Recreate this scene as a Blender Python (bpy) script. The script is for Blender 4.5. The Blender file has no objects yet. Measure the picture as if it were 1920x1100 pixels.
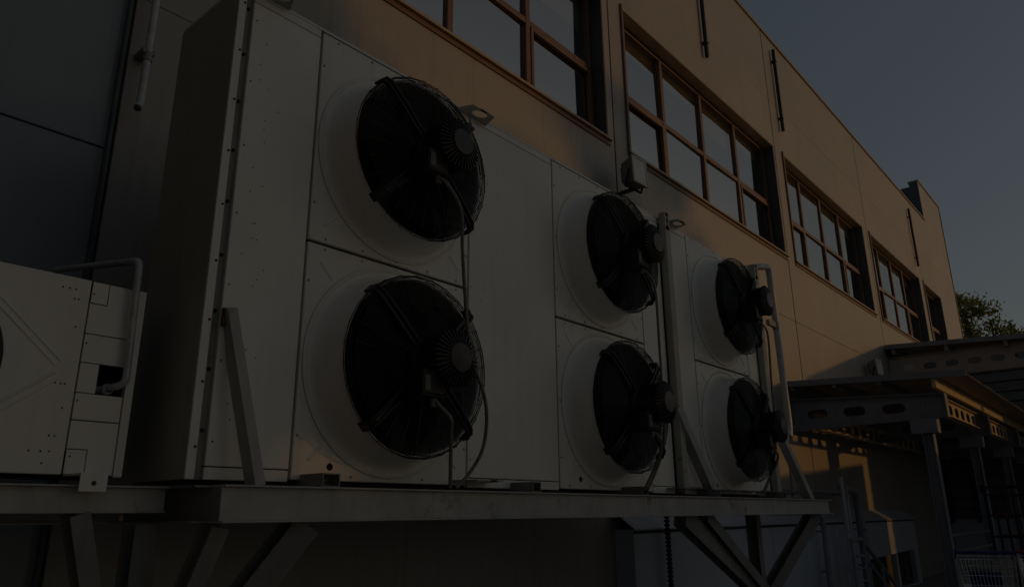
import bpy, math, random
from mathutils import Vector, Matrix
rnd = random.Random(7)
scene = bpy.context.scene
COL = scene.collection

# ------------------------------------------------------------------ camera
cam_d = bpy.data.cameras.new("camera"); cam = bpy.data.objects.new("camera", cam_d); COL.objects.link(cam)
FOCAL, YAW, PITCH, ROLL = 1379.46, 0.7087153, 0.2915821, -0.0093698
fw = Vector((math.cos(YAW)*math.cos(PITCH), math.sin(YAW)*math.cos(PITCH), math.sin(PITCH)))
rt = Vector((math.sin(YAW), -math.cos(YAW), 0)); up = rt.cross(fw)
r2 = math.cos(ROLL)*rt + math.sin(ROLL)*up; u2 = -math.sin(ROLL)*rt + math.cos(ROLL)*up
m = Matrix.Identity(4)
for i in range(3): m[i][0], m[i][1], m[i][2] = r2[i], u2[i], -fw[i]
cam.matrix_world = m
cam_d.sensor_width = 36; cam_d.lens = 36*FOCAL/1920; cam_d.clip_start = .05; cam_d.clip_end = 2000
scene.camera = cam
GZ = -1.5                      # ground level: the camera is held 1.5 m above the asphalt

# ------------------------------------------------------------------ sky, sun, exposure
SUN = Vector((0.85, -1.0, 0.17)).normalized()       # towards the low evening sun, right of the frame
ELEV = math.asin(SUN.z); AZ = math.atan2(SUN.x, SUN.y)
world = bpy.data.worlds.new("World"); scene.world = world; world.use_nodes = True
wn = world.node_tree.nodes; wl = world.node_tree.links; wn.clear()
sky = wn.new("ShaderNodeTexSky"); sky.sky_type = 'NISHITA'; sky.sun_disc = False
sky.sun_elevation = ELEV; sky.sun_rotation = AZ
sky.altitude = 200; sky.air_density = 1.0; sky.dust_density = 1.8; sky.ozone_density = 1.0
veil = wn.new('ShaderNodeGamma'); veil.inputs[1].default_value = 0.6      # thin even veil: a flatter, paler sky all round
bg = wn.new("ShaderNodeBackground"); bg.inputs['Strength'].default_value = 0.14
wo = wn.new("ShaderNodeOutputWorld")
wl.new(sky.outputs[0], veil.inputs[0]); wl.new(veil.outputs[0], bg.inputs[0]); wl.new(bg.outputs[0], wo.inputs[0])
sd = bpy.data.lights.new("sun", 'SUN'); sd.energy = 1.05; sd.angle = math.radians(0.7); sd.color = (1.0, .48, .11)
so = bpy.data.objects.new("sun", sd); COL.objects.link(so)
so.rotation_euler = SUN.to_track_quat('Z', 'Y').to_euler(); so.location = (30, -16, 12)
vs = scene.view_settings
vs.view_transform = 'Standard'; vs.look = 'None'; vs.gamma = 1; vs.use_curve_mapping = False
vs.exposure = -1.80

# ------------------------------------------------------------------ materials
MAT = {}
def paint(name, col, rough=.5, var=.10, scale=2.5, streak=0, rust=0, metallic=0, bump=0, bscale=40, spec=.5, col2=None, rustcol=(.16,.06,.02)):
    mt = bpy.data.materials.new(name); mt.use_nodes = True
    n = mt.node_tree.nodes; l = mt.node_tree.links
    b = n['Principled BSDF']
    b.inputs['Roughness'].default_value = rough; b.inputs['Metallic'].default_value = metallic
    b.inputs['Specular IOR Level'].default_value = spec
    g = n.new('ShaderNodeNewGeometry')
    nz = n.new('ShaderNodeTexNoise'); nz.inputs['Scale'].default_value = scale; nz.inputs['Detail'].default_value = 8
    nz.inputs['Roughness'].default_value = .62
    l.new(g.outputs['Position'], nz.inputs['Vector'])
    r = n.new('ShaderNodeValToRGB')
    d = col2 if col2 else tuple(c*(1-var) for c in col)
    r.color_ramp.elements[0].position = .34; r.color_ramp.elements[0].color = (*d, 1)
    r.color_ramp.elements[1].position = .66; r.color_ramp.elements[1].color = (*[min(1, c*(1+var*.5)) for c in col], 1)
    l.new(nz.outputs[0], r.inputs[0]); out = r.outputs[0]
    if streak:
        mp = n.new('ShaderNodeMapping'); mp.inputs['Scale'].default_value = (16, 16, .55)
        l.new(g.outputs['Position'], mp.inputs[0])
        s = n.new('ShaderNodeTexNoise'); s.inputs['Scale'].default_value = 1.0; s.inputs['Detail'].default_value = 6
        l.new(mp.outputs[0], s.inputs['Vector'])
        sr = n.new('ShaderNodeValToRGB'); sr.color_ramp.elements[0].position = .52; sr.color_ramp.elements[1].position = .80
        sr.color_ramp.elements[0].color = (0,0,0,1); sr.color_ramp.elements[1].color = (streak,)*3+(1,)
        l.new(s.outputs[0], sr.inputs[0])
        mx = n.new('ShaderNodeMix'); mx.data_type = 'RGBA'; mx.blend_type = 'MIX'
        l.new(sr.outputs[0], mx.inputs[0]); l.new(out, mx.inputs[6]); mx.inputs[7].default_value = (*[c*.55 for c in (col[0], col[1]*.93, col[2]*.85)], 1)
        out = mx.outputs[2]
    if rust:
        s = n.new('ShaderNodeTexNoise'); s.inputs['Scale'].default_value = 5.5; s.inputs['Detail'].default_value = 12; s.inputs['Roughness'].default_value = .7
        l.new(g.outputs['Position'], s.inputs['Vector'])
        sr = n.new('ShaderNodeValToRGB'); sr.color_ramp.elements[0].position = .66-rust*.1; sr.color_ramp.elements[1].position = .72
        l.new(s.outputs[0], sr.inputs[0])
        mx = n.new('ShaderNodeMix'); mx.data_type = 'RGBA'
        l.new(sr.outputs[0], mx.inputs[0]); l.new(out, mx.inputs[6]); mx.inputs[7].default_value = (*rustcol, 1)
        out = mx.outputs[2]
    oi = n.new('ShaderNodeObjectInfo'); mr = n.new('ShaderNodeMapRange'); mr.inputs[3].default_value = .955; mr.inputs[4].default_value = 1.045
    l.new(oi.outputs['Random'], mr.inputs[0])
    tm = n.new('ShaderNodeVectorMath'); tm.operation = 'SCALE'; l.new(out, tm.inputs[0]); l.new(mr.outputs[0], tm.inputs['Scale']); out = tm.outputs[0]
    l.new(out, b.inputs['Base Color'])
    rr = n.new('ShaderNodeMapRange'); rr.inputs[3].default_value = max(0, rough-.08); rr.inputs[4].default_value = min(1, rough+.10)
    l.new(nz.outputs[0], rr.inputs[0]); l.new(rr.outputs[0], b.inputs['Roughness'])
    if bump:
        bn = n.new('ShaderNodeTexNoise'); bn.inputs['Scale'].default_value = bscale; bn.inputs['Detail'].default_value = 4
        l.new(g.outputs['Position'], bn.inputs['Vector'])
        bp = n.new('ShaderNodeBump'); bp.inputs['Strength'].default_value = bump; bp.inputs['Distance'].default_value = .01
        l.new(bn.outputs[0], bp.inputs['Height']); l.new(bp.outputs[0], b.inputs['Normal'])
    MAT[name] = mt
    return mt
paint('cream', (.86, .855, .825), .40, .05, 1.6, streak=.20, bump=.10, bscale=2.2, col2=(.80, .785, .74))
paint('cream_shaded', (.42, .41, .355), .55, .10, 1.6, streak=.3)  # cream with the shade of the left side put into its colour
paint('rusty', (.22, .11, .05), .8, .5, 40, col2=(.07, .03, .015))
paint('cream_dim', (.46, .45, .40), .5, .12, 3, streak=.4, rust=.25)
paint('gap_black', (.012, .012, .012), .8, .2)
paint('black', (.013, .013, .014), .42, .3, 9)
paint('black_wire', (.030, .030, .031), .30, .3, 9)
paint('motor', (.04, .042, .047), .36, .25, 14)
paint('label_grey', (.16, .16, .15), .5, .2, 60)
paint('cable', (.24, .24, .23), .5, .3, 20)
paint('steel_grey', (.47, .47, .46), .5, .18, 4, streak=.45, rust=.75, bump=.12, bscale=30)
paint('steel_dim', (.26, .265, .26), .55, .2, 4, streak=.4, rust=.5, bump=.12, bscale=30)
paint('pale_pipe', (.52, .54, .58), .45, .2, 18, metallic=.15)
paint('galv', (.26, .265, .27), .50, .22, 18, metallic=.35)
paint('wall', (.37, .355, .34), .44, .08, .7, streak=.34, bump=.03, bscale=1.2)
paint('wall_shaded', (.25, .295, .33), .33, .06, .7, streak=.2, bump=.03, bscale=1.2)  # same wall; bluish shade of the left bays is put into the colour
paint('dado', (.50, .555, .65), .45, .10, 1.2, streak=.22, bump=.04, bscale=6)
paint('trim', (.42, .33, .22), .4, .12, 4)
paint('frame', (.20, .11, .075), .42, .15, 8)
paint('seam', (.035, .03, .027), .7, .2)
paint('reveal', (.30, .26, .22), .5, .1, 2)
paint('shade_seam', (.075, .085, .10), .5, .15, 3)  # shade of left-facing jambs and parapet put into the colour; also the seam tube
paint('concrete', (.36, .345, .32), .85, .18, 1.2, bump=.3, bscale=60)
paint('blind', (.75, .66, .50), .8, .1, 4)
paint('room', (.10, .085, .07), .8, .3, .8)
paint('canopy_steel', (.26, .28, .325), .48, .15, 4, streak=.2)
paint('canopy_cream', (.60, .48, .30), .5, .12, 4)
paint('canopy_pink', (.45, .40, .37), .5, .12, 4)
paint('roof_sheet', (.50, .40, .29), .36, .2, 5, metallic=.5, streak=.3)
paint('clad', (.15, .157, .165), .5, .15, 3)
paint('blocker', (.12, .12, .12), .7, .15, 1)
paint('dark_door', (.018, .018, .02), .6, .2)
paint('asphalt', (.05, .049, .047), .85, .35, 3, bump=.5, bscale=90)
paint('blue_plastic', (.012, .02, .15), .4, .2, 10)
paint('red_plastic', (.30, .02, .02), .4, .2, 10)
paint('chrome', (.66, .67, .68), .3, .25, 30, metallic=.9)
paint('blue_strip', (.02, .05, .16), .5, .2, 8)
paint('lamp_body', (.58, .57, .54), .45, .12, 12)
paint('bark', (.11, .08, .055), .9, .35, 14, bump=.6, bscale=25)
paint('brass', (.30, .18, .06), .35, .2, 20, metallic=.8)

def leaf_mat():
    mt = bpy.data.materials.new('leaves'); mt.use_nodes = True
    n = mt.node_tree.nodes; l = mt.node_tree.links; b = n['Principled BSDF']
    oi = n.new('ShaderNodeNewGeometry'); nz = n.new('ShaderNodeTexNoise'); nz.inputs['Scale'].default_value = .9
    l.new(oi.outputs['Position'], nz.inputs['Vector'])
    r = n.new('ShaderNodeValToRGB')
    r.color_ramp.elements[0].position = .3; r.color_ramp.elements[0].color = (.10, .125, .022, 1)
    r.color_ramp.elements[1].position = .7; r.color_ramp.elements[1].color = (.27, .26, .045, 1)
    l.new(nz.outputs[0], r.inputs[0]); l.new(r.outputs[0], b.inputs['Base Color'])
    b.inputs['Roughness'].default_value = .6
    tr = n.new('ShaderNodeBsdfTranslucent'); l.new(r.outputs[0], tr.inputs[0])
    mx = n.new('ShaderNodeMixShader'); mx.inputs[0].default_value = .45
    l.new(b.outputs[0], mx.inputs[1]); l.new(tr.outputs[0], mx.inputs[2]); l.new(mx.outputs[0], n['Material Output'].inputs[0])
    MAT['leaves'] = mt
leaf_mat()
def glass_mat():
    # solar-control glazing: a coated mirror with a little see-through to the room behind
    mt = bpy.data.materials.new('glass'); mt.use_nodes = True
    n = mt.node_tree.nodes; l = mt.node_tree.links; n.remove(n['Principled BSDF'])
    gl = n.new('ShaderNodeBsdfGlossy'); gl.inputs['Color'].default_value = (.86, .87, .86, 1); gl.inputs['Roughness'].default_value = .015
    tr = n.new('ShaderNodeBsdfTransparent'); tr.inputs[0].default_value = (.75, .74, .68, 1)
    g = n.new('ShaderNodeNewGeometry'); nz = n.new('ShaderNodeTexNoise'); nz.inputs['Scale'].default_value = .8; nz.inputs['Detail'].default_value = 1
    bp = n.new('ShaderNodeBump'); bp.inputs['Strength'].default_value = .12; bp.inputs['Distance'].default_value = .05
    l.new(g.outputs['Position'], nz.inputs['Vector']); l.new(nz.outputs[0], bp.inputs['Height']); l.new(bp.outputs[0], gl.inputs['Normal'])
    mx = n.new('ShaderNodeMixShader'); mx.inputs[0].default_value = .34
    l.new(gl.outputs[0], mx.inputs[1]); l.new(tr.outputs[0], mx.inputs[2]); l.new(mx.outputs[0], n['Material Output'].inputs[0])
    MAT['glass'] = mt
glass_mat()
def lens_mat():
    mt = bpy.data.materials.new('lamp_glass'); mt.use_nodes = True
    b = mt.node_tree.nodes['Principled BSDF']; b.inputs['Base Color'].default_value = (.72, .71, .67, 1); b.inputs['Roughness'].default_value = .12
    MAT['lamp_glass'] = mt
lens_mat()

# ------------------------------------------------------------------ helpers
def tag(o, label=None, cat=None, group=None, kind=None):
    if label: o['label'] = label
    if cat: o['category'] = cat
    if group: o['group'] = group
    if kind: o['kind'] = kind
    return o
def thing(name, loc, label, cat, group=None):
    o = bpy.data.objects.new(name, None); COL.objects.link(o); o.location = loc; o.empty_display_size = .2
    return tag(o, label, cat, group)
def wloc(o):
    p = Vector((0,0,0))
    while o: p = p + o.location; o = o.parent
    return p
class MB:
    def __init__(s): s.v = []; s.f = []
    def add(s, vs, fs):
        k = len(s.v); s.v += [tuple(p) for p in vs]; s.f += [tuple(i+k for i in f) for f in fs]; return s
    def box(s, x0, x1, y0, y1, z0, z1):
        return s.add([(x0,y0,z0),(x1,y0,z0),(x1,y1,z0),(x0,y1,z0),(x0,y0,z1),(x1,y0,z1),(x1,y1,z1),(x0,y1,z1)],
                     [(0,3,2,1),(4,5,6,7),(0,1,5,4),(1,2,6,5),(2,3,7,6),(3,0,4,7)])
    def bar(s, p0, p1, w, h, upv=(0,0,1), ow=0, oh=0):
        p0 = Vector(p0); p1 = Vector(p1); d = (p1-p0).normalized(); u = Vector(upv); sd_ = d.cross(u).normalized(); u = sd_.cross(d).normalized()
        vs = []
        for p in (p0, p1):
            c = p + sd_*ow + u*oh
            vs += [c-sd_*w/2-u*h/2, c+sd_*w/2-u*h/2, c+sd_*w/2+u*h/2, c-sd_*w/2+u*h/2]
        return s.add(vs, [(0,1,2,3),(7,6,5,4),(0,4,5,1),(1,5,6,2),(2,6,7,3),(3,7,4,0)])
    def hbeam(s, p0, p1, w, h, t=.010, upv=(0,0,1)):
        """H section: flanges w wide across the side axis, h between flange outer faces along upv, butted not crossing"""
        s.bar(p0, p1, w, t, upv, 0, h/2-t/2); s.bar(p0, p1, w, t, upv, 0, -h/2+t/2); s.bar(p0, p1, t*.8, h-2*t, upv); return s
    def tube(s, pts, r, n=8, cap=True):
        pts = [Vector(p) for p in pts]; k = len(s.v); prev = None
        for i, p in enumerate(pts):
            d = (pts[min(i+1, len(pts)-1)]-pts[max(i-1, 0)]).normalized()
            if prev is None: a = d.orthogonal().normalized()
            else: a = (prev - d*prev.dot(d)).normalized()
            prev = a; b = d.cross(a); rr = r[i] if isinstance(r, (list, tuple)) else r
            for j in range(n):
                t = 2*math.pi*j/n; s.v.append(tuple(p + (a*math.cos(t)+b*math.sin(t))*rr))
        for i in range(len(pts)-1):
            for j in range(n):
                s.f.append((k+i*n+j, k+i*n+(j+1)%n, k+(i+1)*n+(j+1)%n, k+(i+1)*n+j))
        if cap:
            s.f.append(tuple(k+j for j in range(n-1, -1, -1))); s.f.append(tuple(k+(len(pts)-1)*n+j for j in range(n)))
        return s
    def lathe(s, prof, n=64, c=(0,0,0), axis='y', close=False):
        k = len(s.v)
        for r, y in prof:
            for j in range(n):
                t = 2*math.pi*j/n
                if axis == 'y': s.v.append((c[0]+r*math.cos(t), c[1]+y, c[2]+r*math.sin(t)))
                else: s.v.append((c[0]+r*math.cos(t), c[1]+r*math.sin(t), c[2]+y))
        m_ = len(prof)
        for i in range(m_ if close else m_-1):
            i2 = (i+1) % m_
            for j in range(n): s.f.append((k+i*n+j, k+i*n+(j+1)%n, k+i2*n+(j+1)%n, k+i2*n+j))
        return s
    def disc(s, r, y, n=32, c=(0,0,0)):
        k = len(s.v)
        for j in range(n):
            t = 2*math.pi*j/n; s.v.append((c[0]+r*math.cos(t), c[1]+y, c[2]+r*math.sin(t)))
        s.f.append(tuple(range(k, k+n))); return s
    def ring(s, r, y, w, n=72):
        return s.lathe([(r+w, y), (r, y+w), (r-w, y), (r, y-w)], n, close=True)
    def holed(s, outer, hole, fn, depth):
        """plate with one hole: outer (convex) and hole are equal-length 2-D rings, fn maps (a,b,d) to 3-D"""
        n = len(outer); k = len(s.v)
        for d in (0, depth):
            for p in outer: s.v.append(tuple(fn(p[0], p[1], d)))
            for p in hole: s.v.append(tuple(fn(p[0], p[1], d)))
        for j in range(n):
            a, b = j, (j+1) % n
            s.f.append((k+a, k+b, k+n+b, k+n+a))
            s.f.append((k+2*n+b, k+2*n+a, k+3*n+a, k+3*n+b))
            s.f.append((k+n+a, k+n+b, k+3*n+b, k+3*n+a))
            s.f.append((k+a, k+2*n+a, k+2*n+b, k+b))
        return s
    def build(s, name, mat, parent=None, smooth=False, bevel=0, kind=None, world=True):
        me = bpy.data.meshes.new(name)
        off = wloc(parent) if (parent and world) else Vector((0,0,0))
        me.from_pydata([(x-off.x, y-off.y, z-off.z) for x, y, z in s.v], [], s.f); me.materials.append(MAT[mat])
        if smooth:
            me.polygons.foreach_set('use_smooth', [True]*len(me.polygons)); me.update()
            me.set_sharp_from_angle(angle=math.radians(38))
        o = bpy.data.objects.new(name, me); COL.objects.link(o); o.parent = parent
        if bevel:
            bm_ = o.modifiers.new('bevel', 'BEVEL'); bm_.width = bevel; bm_.segments = 2; bm_.limit_method = 'ANGLE'
        if kind: o['kind'] = kind
        return o
def rect_ring(x0, x1, z0, z1, hole):
    """for every hole point, the point where the ray from the hole centre meets the rectangle (corners snapped)"""
    cx = sum(p[0] for p in hole)/len(hole); cz = sum(p[1] for p in hole)/len(hole); out = []
    for hx, hz in hole:
        dx, dz = hx-cx, hz-cz; ts = []
        if dx > 1e-9: ts.append((x1-cx)/dx)
        if dx < -1e-9: ts.append((x0-cx)/dx)
        if dz > 1e-9: ts.append((z1-cz)/dz)
        if dz < -1e-9: ts.append((z0-cz)/dz)
        t = min(ts); out.append([cx+dx*t, cz+dz*t])
    for c in ((x0,z0),(x1,z0),(x1,z1),(x0,z1)):
        i = min(range(len(out)), key=lambda q: (out[q][0]-c[0])**2+(out[q][1]-c[1])**2); out[i] = list(c)
    return out
def circle(cx, cz, r, n=48): return [(cx+r*math.cos(2*math.pi*i/n+math.pi/4), cz+r*math.sin(2*math.pi*i/n+math.pi/4)) for i in range(n)]
def stadium(cx, cz, L, H, n=16):
    o = []
    for i in range(n):
        t = 2*math.pi*(i+.5)/n; x = math.cos(t); z = math.sin(t)
        o.append((cx + (L/2-H/2)*(1 if x > 0 else -1) + x*H/2, cz + z*H/2))
    return o
def smooth_path(pts, k=5):
    P = [Vector(p) for p in pts]; out = []
    for i in range(len(P)-1):
        a = P[max(i-1,0)]; b = P[i]; c = P[i+1]; d = P[min(i+2, len(P)-1)]
        for j in range(k):
            t = j/k
            out.append(.5*((2*b)+(c-a)*t+(2*a-5*b+4*c-d)*t*t+(3*b-a-3*c+d)*t**3))
    out.append(P[-1]); return out
def elbow(pts, r, k=5):
    """poly-line with rounded corners"""
    P = [Vector(p) for p in pts]; out = [P[0]]
    for i in range(1, len(P)-1):
        a = (P[i-1]-P[i]).normalized(); b = (P[i+1]-P[i]).normalized()
        for j in range(k+1):
            t = j/k; out.append((P[i]+a*r)*(1-t)**2 + P[i]*2*t*(1-t) + (P[i]+b*r)*t*t)
    out.append(P[-1]); return out
def copy_tree(o, parent, loc=None):
    c = o.copy(); COL.objects.link(c); c.parent = parent
    if loc is not None: c.location = loc
    for ch in list(o.children): copy_tree(ch, c)
    return c

# ------------------------------------------------------------------ ground
g = MB().add([(-400,-400,GZ),(400,-400,GZ),(400,400,GZ),(-400,400,GZ)], [(0,1,2,3)]).build('ground', 'concrete')
tag(g, 'pale concrete yard in front of the building', kind='structure')

# ------------------------------------------------------------------ main building
YW = 4.7
bld = thing('warehouse_building', (15, YW+4, GZ), 'long beige panel-clad warehouse with a row of brown framed windows', 'building')
SEAMS = [-10.6, -4.5, 1.55, 7.62, 13.70, 19.88, 25.95, 31.33]
ROOF = 9.86; SILL = 4.70; HEAD = 7.10
TH = .28
WIN = {2: (1.98, 7.47), 3: (8.0, 13.63), 4: (14.13, 19.50), 5: (20.10, 25.43), 6: (25.92, 28.45)}
gp = .016
def wall_panel(x0, x1, z0, z1, mat='wall', hole=None):
    b = MB()
    if hole:
        hx0, hx1, hz0, hz1 = hole
        b.holed([(x0,z0),(x1,z0),(x1,z1),(x0,z1)], [(hx0,hz0),(hx1,hz0),(hx1,hz1),(hx0,hz1)], lambda a, c, d: (a, YW+d, c), TH)
    else: b.box(x0, x1, YW, YW+TH, z0, z1)
    return b.build('wall_panel', mat, bld, bevel=.006)
for i in range(len(SEAMS)-1):
    x0, x1 = SEAMS[i]+gp, SEAMS[i+1]-gp
    mt = 'wall_shaded' if i < 2 else 'wall'
    if i < 2: zs = [GZ, .9, 2.25-gp, 2.25+gp, ROOF]
    if i < 2:
        wall_panel(x0, x1, GZ, 2.25-.005, mt); wall_panel(x0, x1, 2.25+.005, 8.2-gp*.5, mt); wall_panel(x0, x1, 8.2+gp*.5, ROOF, mt)
    else:
        hs = 3.43
        wall_panel(x0, x1, GZ, hs-.002, mt)
        w = WIN.get(i)
        wall_panel(x0, x1, hs+.002, 8.2-.0015, mt, (w[0], w[1], SILL, HEAD) if w else None)
        wall_panel(x0, x1 if i < 6 else 28.055, 8.2+.0015, ROOF, mt)
        if i == 6: wall_panel(28.06, x1, 8.2+.0015, 11.4, mt)
# dark backing behind the joints, roof slab, far gable, parapet caps
MB().box(SEAMS[0], 31.32, YW+TH+.004, YW+TH+.05, GZ, SILL-.1).box(SEAMS[0], 31.32, YW+TH+.004, YW+TH+.05, HEAD+.1, ROOF-.02).build('joint_backing', 'seam', bld)
for i in range(1, len(SEAMS)-1):        # recessed black joint profiles
    MB().box(SEAMS[i]-gp*.9, SEAMS[i]+gp*.9, YW+.022, YW+.05, GZ, ROOF-.01).build('joint_strip', 'seam', bld)
MB().box(SEAMS[0], 28.05, YW+.05, 30, ROOF-.3, ROOF-.04).build('roof', 'clad', bld)
MB().box(31.04, 31.33, YW+TH+.01, 30, GZ, 11.3).build('gable_wall', 'wall', bld)
MB().box(SEAMS[0], 28.04, YW-.035, YW+.32, ROOF+.002, ROOF+.055).build('parapet_cap', 'trim', bld, bevel=.005)
MB().box(28.02, 31.38, YW-.035, YW+.32, 11.402, 11.455).build('parapet_cap', 'trim', bld, bevel=.005)
MB().box(28.035, 28.057, YW+.002, YW+.28, ROOF+.06, 11.398).box(28.035, 28.3, YW+.284, YW+.75, ROOF+.06, 11.25).build('parapet_return', 'shade_seam', bld)  # shade on the side facing left is put into the dark colour
MB().box(28.31, 31.03, YW+.29, 9.0, 11.1, 11.35).build('roof', 'clad', bld)
MB().box(31.335, 31.40, YW-.02, YW+.10, GZ, 11.39).build('corner_trim', 'frame', bld)
# wing added, unseen, left of the frame to block the sky from that side
MB().box(-10.6, -5.2, -9, YW-.01, GZ, ROOF).build('sky_blocker', 'blocker', bld)
# rooms behind the glass
for i, (a, b_) in WIN.items():
    MB().add([(a-.2, YW+3.2, SILL-.5), (b_+.2, YW+3.2, SILL-.5), (b_+.2, YW+3.2, HEAD+.5), (a-.2, YW+3.2, HEAD+.5)], [(0,1,2,3)]).build('room_back_wall', 'room', bld)
    MB().box(a-.2, b_+.2, YW+.40, YW+3.2, HEAD+.25, HEAD+.3).build('room_ceiling', 'reveal', bld)

def window(a, b_, cols):
    y0 = YW+.20; y1 = YW+.275; fwid = .075
    wd = MB()
    wd.box(a+.003, b_-.003, y0, y1, SILL+.035, SILL+.035+fwid).box(a+.003, b_-.003, y0, y1, HEAD-fwid-.003, HEAD-.003)
    wd.box(a+.003, a+fwid, y0, y1, SILL+.035+fwid, HEAD-fwid-.003).box(b_-fwid, b_-.003, y0, y1, SILL+.035+fwid, HEAD-fwid-.003)
    W = wd.build('window', 'frame', bld, bevel=.006)
    za = SILL+.035+fwid; zb = HEAD-fwid-.003; zt = za+(zb-za)*.475
    xs = [a+fwid+(b_-a-2*fwid)*k/cols for k in range(cols+1)]
    for k in range(1, cols): MB().box(xs[k]-.042, xs[k]+.042, y0-.008, y1-.004, za, zb).build('mullion', 'frame', W, bevel=.005)
    for k in range(cols):
        l0 = xs[k]+(.042 if k else 0); l1 = xs[k+1]-(.042 if k < cols-1 else 0)
        MB().box(l0, l1, y0-.004, y1-.006, zt-.04, zt+.04).build('transom', 'frame', W, bevel=.004)
        for (p, q) in ((za, zt-.04), (zt+.04, zb)):
            low = q < zt
            x0, x1, z0, z1 = l0, l1, p, q
            if low and k in (0, cols-1):      # opening casements have a second, thicker frame
                e = .055
                MB().holed([(x0+.004,z0+.004),(x1-.004,z0+.004),(x1-.004,z1-.004),(x0+.004,z1-.004)], [(x0+e,z0+e),(x1-e,z0+e),(x1-e,z1-e),(x0+e,z1-e)],
                           lambda u_, v_, d: (u_, y0-.02+d, v_), .05).build('casement', 'frame', W, bevel=.004)
            j = rnd.uniform(-.010, .010); j2 = rnd.uniform(-.012, .012)
            yy = y0+.035
            MB().add([(x0,yy+j,z0),(x1,yy-j,z0),(x1,yy-j+j2,z1),(x0,yy+j+j2,z1)], [(0,1,2,3)]).build('pane', 'glass', W)
    for k in range(cols):
        dl = rnd.choice((.16, .22, .30, .22, .45)); l0 = xs[k]+.05; l1 = xs[k+1]-.05
        MB().box(l0, l1, y1+.05, y1+.056, zb-dl*(zb-zt), zb+.02).build('roller_blind', 'blind', W)
    MB().box(a-.03, b_+.03, YW-.055, y0-.012, SILL+.001, SILL+.033).build('sill', 'trim', W, bevel=.004)
    MB().box(a-.035, b_+.035, YW-.018, YW-.002, SILL-.06, SILL-.003).build('sill_flashing', 'frame', W)
    MB().box(a-.05, a-.004, YW-.03, YW-.003, SILL, HEAD+.03).build('jamb_trim', 'frame', W)
    MB().box(a+.002, b_-.002, YW+.004, y0-.010, HEAD-.022, HEAD-.004).build('head_lining', 'trim', W)
    MB().box(b_-.022, b_-.004, YW+.004, y0-.010, SILL+.036, HEAD-.024).build('jamb_shade', 'shade_seam', W)  # added dark lining; the right jamb's shade is in its colour
for i, (a, b_) in WIN.items(): window(a, b_, 2 if i == 6 else 4)

# projecting lower wall (dado) with a sloping cap
DY = 4.45
def dado(x0, x1):
    b = MB().box(x0, x1, DY, YW-.003, GZ, -.165)
    return b.build('plinth_panel', 'dado', bld, bevel=.006)
dxs = [7.16, 7.95, 10.9, 13.65, 15.1]
for k in range(len(dxs)-1): dado(dxs[k]+.006, dxs[k+1]-.006)
b = MB(); b.holed([(15.106, GZ), (18.95, GZ), (18.95, -.165), (15.106, -.165)], [(15.25, GZ+.02), (18.6, GZ+.02), (18.6, -.80), (15.25, -.86)], lambda a, c, d: (a, DY+d, c), .245).build('plinth_panel', 'dado', bld)
cp = MB(); cp.add([(7.16,DY-.015,-.160),(18.97,DY-.015,-.160),(18.97,YW-.004,.03),(7.16,YW-.004,.03),(7.16,DY-.015,-.175),(18.97,DY-.015,-.175)], [(0,1,2,3),(4,5,1,0)]).build('plinth_cap', 'dado', bld)
MB().box(7.16, 18.96, DY-.006, DY-.002, -.21, -.178).build('joint_strip', 'seam', bld)
for x0, x1 in ((15.27, 17.18), (17.36, 18.58)): MB().box(x0, x1, DY+.09, DY+.13, GZ+.03, -.80 if x0 > 16 else -.83).build('low_door', 'dark_door', bld, bevel=.01)
MB().box(17.20, 17.34, DY+.02, DY+.12, GZ+.02, -.81).build('door_post', 'dado', bld)
MB().tube(elbow([(17.9, DY+.09, -1.15), (17.9, DY+.02, -1.15), (17.9, DY+.02, -1.38), (17.9, DY+.09, -1.38)], .02), .012, 8).build('door_handle', 'galv', bld, smooth=True)

# short black overflow pipes high on the wall
for x, z0, z1 in ((10.72, 7.62, 9.82), (14.18, 7.62, 9.60), (25.34, 7.45, 9.45)):
    p = MB().tube([(x, YW-.06, z0+.01), (x, YW-.06, z1-.01)], .036, 12)
    for z in (z0+.3, z1-.3): p.box(x-.045, x+.045, YW-.10, YW-.001, z-.015, z+.015)
    p.build('overflow_pipe', 'black', bld, smooth=True)
vp = thing('vent_pipe', (1.64, 4.6, 2.5), 'pale grey pipe running down the shaded wall at top left, open bent end', 'pipe')
MB().tube(elbow([(1.66, 4.58, 7.5), (1.64, 4.58, 2.58), (1.60, 4.50, 2.50)], .05), .025, 14).build('pipe', 'pale_pipe', vp, smooth=True)
MB().lathe([(.026,-.03),(.031,-.03),(.031,.03),(.026,.03)], 14, (1.641, 4.58, 2.93), 'z').build('collar', 'galv', vp, smooth=True)
MB().box(1.60, 1.68, 4.56, YW-.002, 2.95, 2.98).build('bracket', 'galv', vp)
MB().disc(.021, 0, 14, (0,0,0)).build('opening', 'gap_black', vp, world=False).location = (-.045, -.108, -.005)
sp = thing('seam_tube', (1.55, 4.6, GZ), 'slim dark tube standing in for the vertical wall joint at far left', 'pipe')
MB().tube([(1.515, 4.655, GZ), (1.515, 4.655, ROOF-.1)], .018, 12).build('pipe', 'shade_seam', sp, smooth=True)  # added dark tube that draws the wall joint; no pipe runs here

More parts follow.
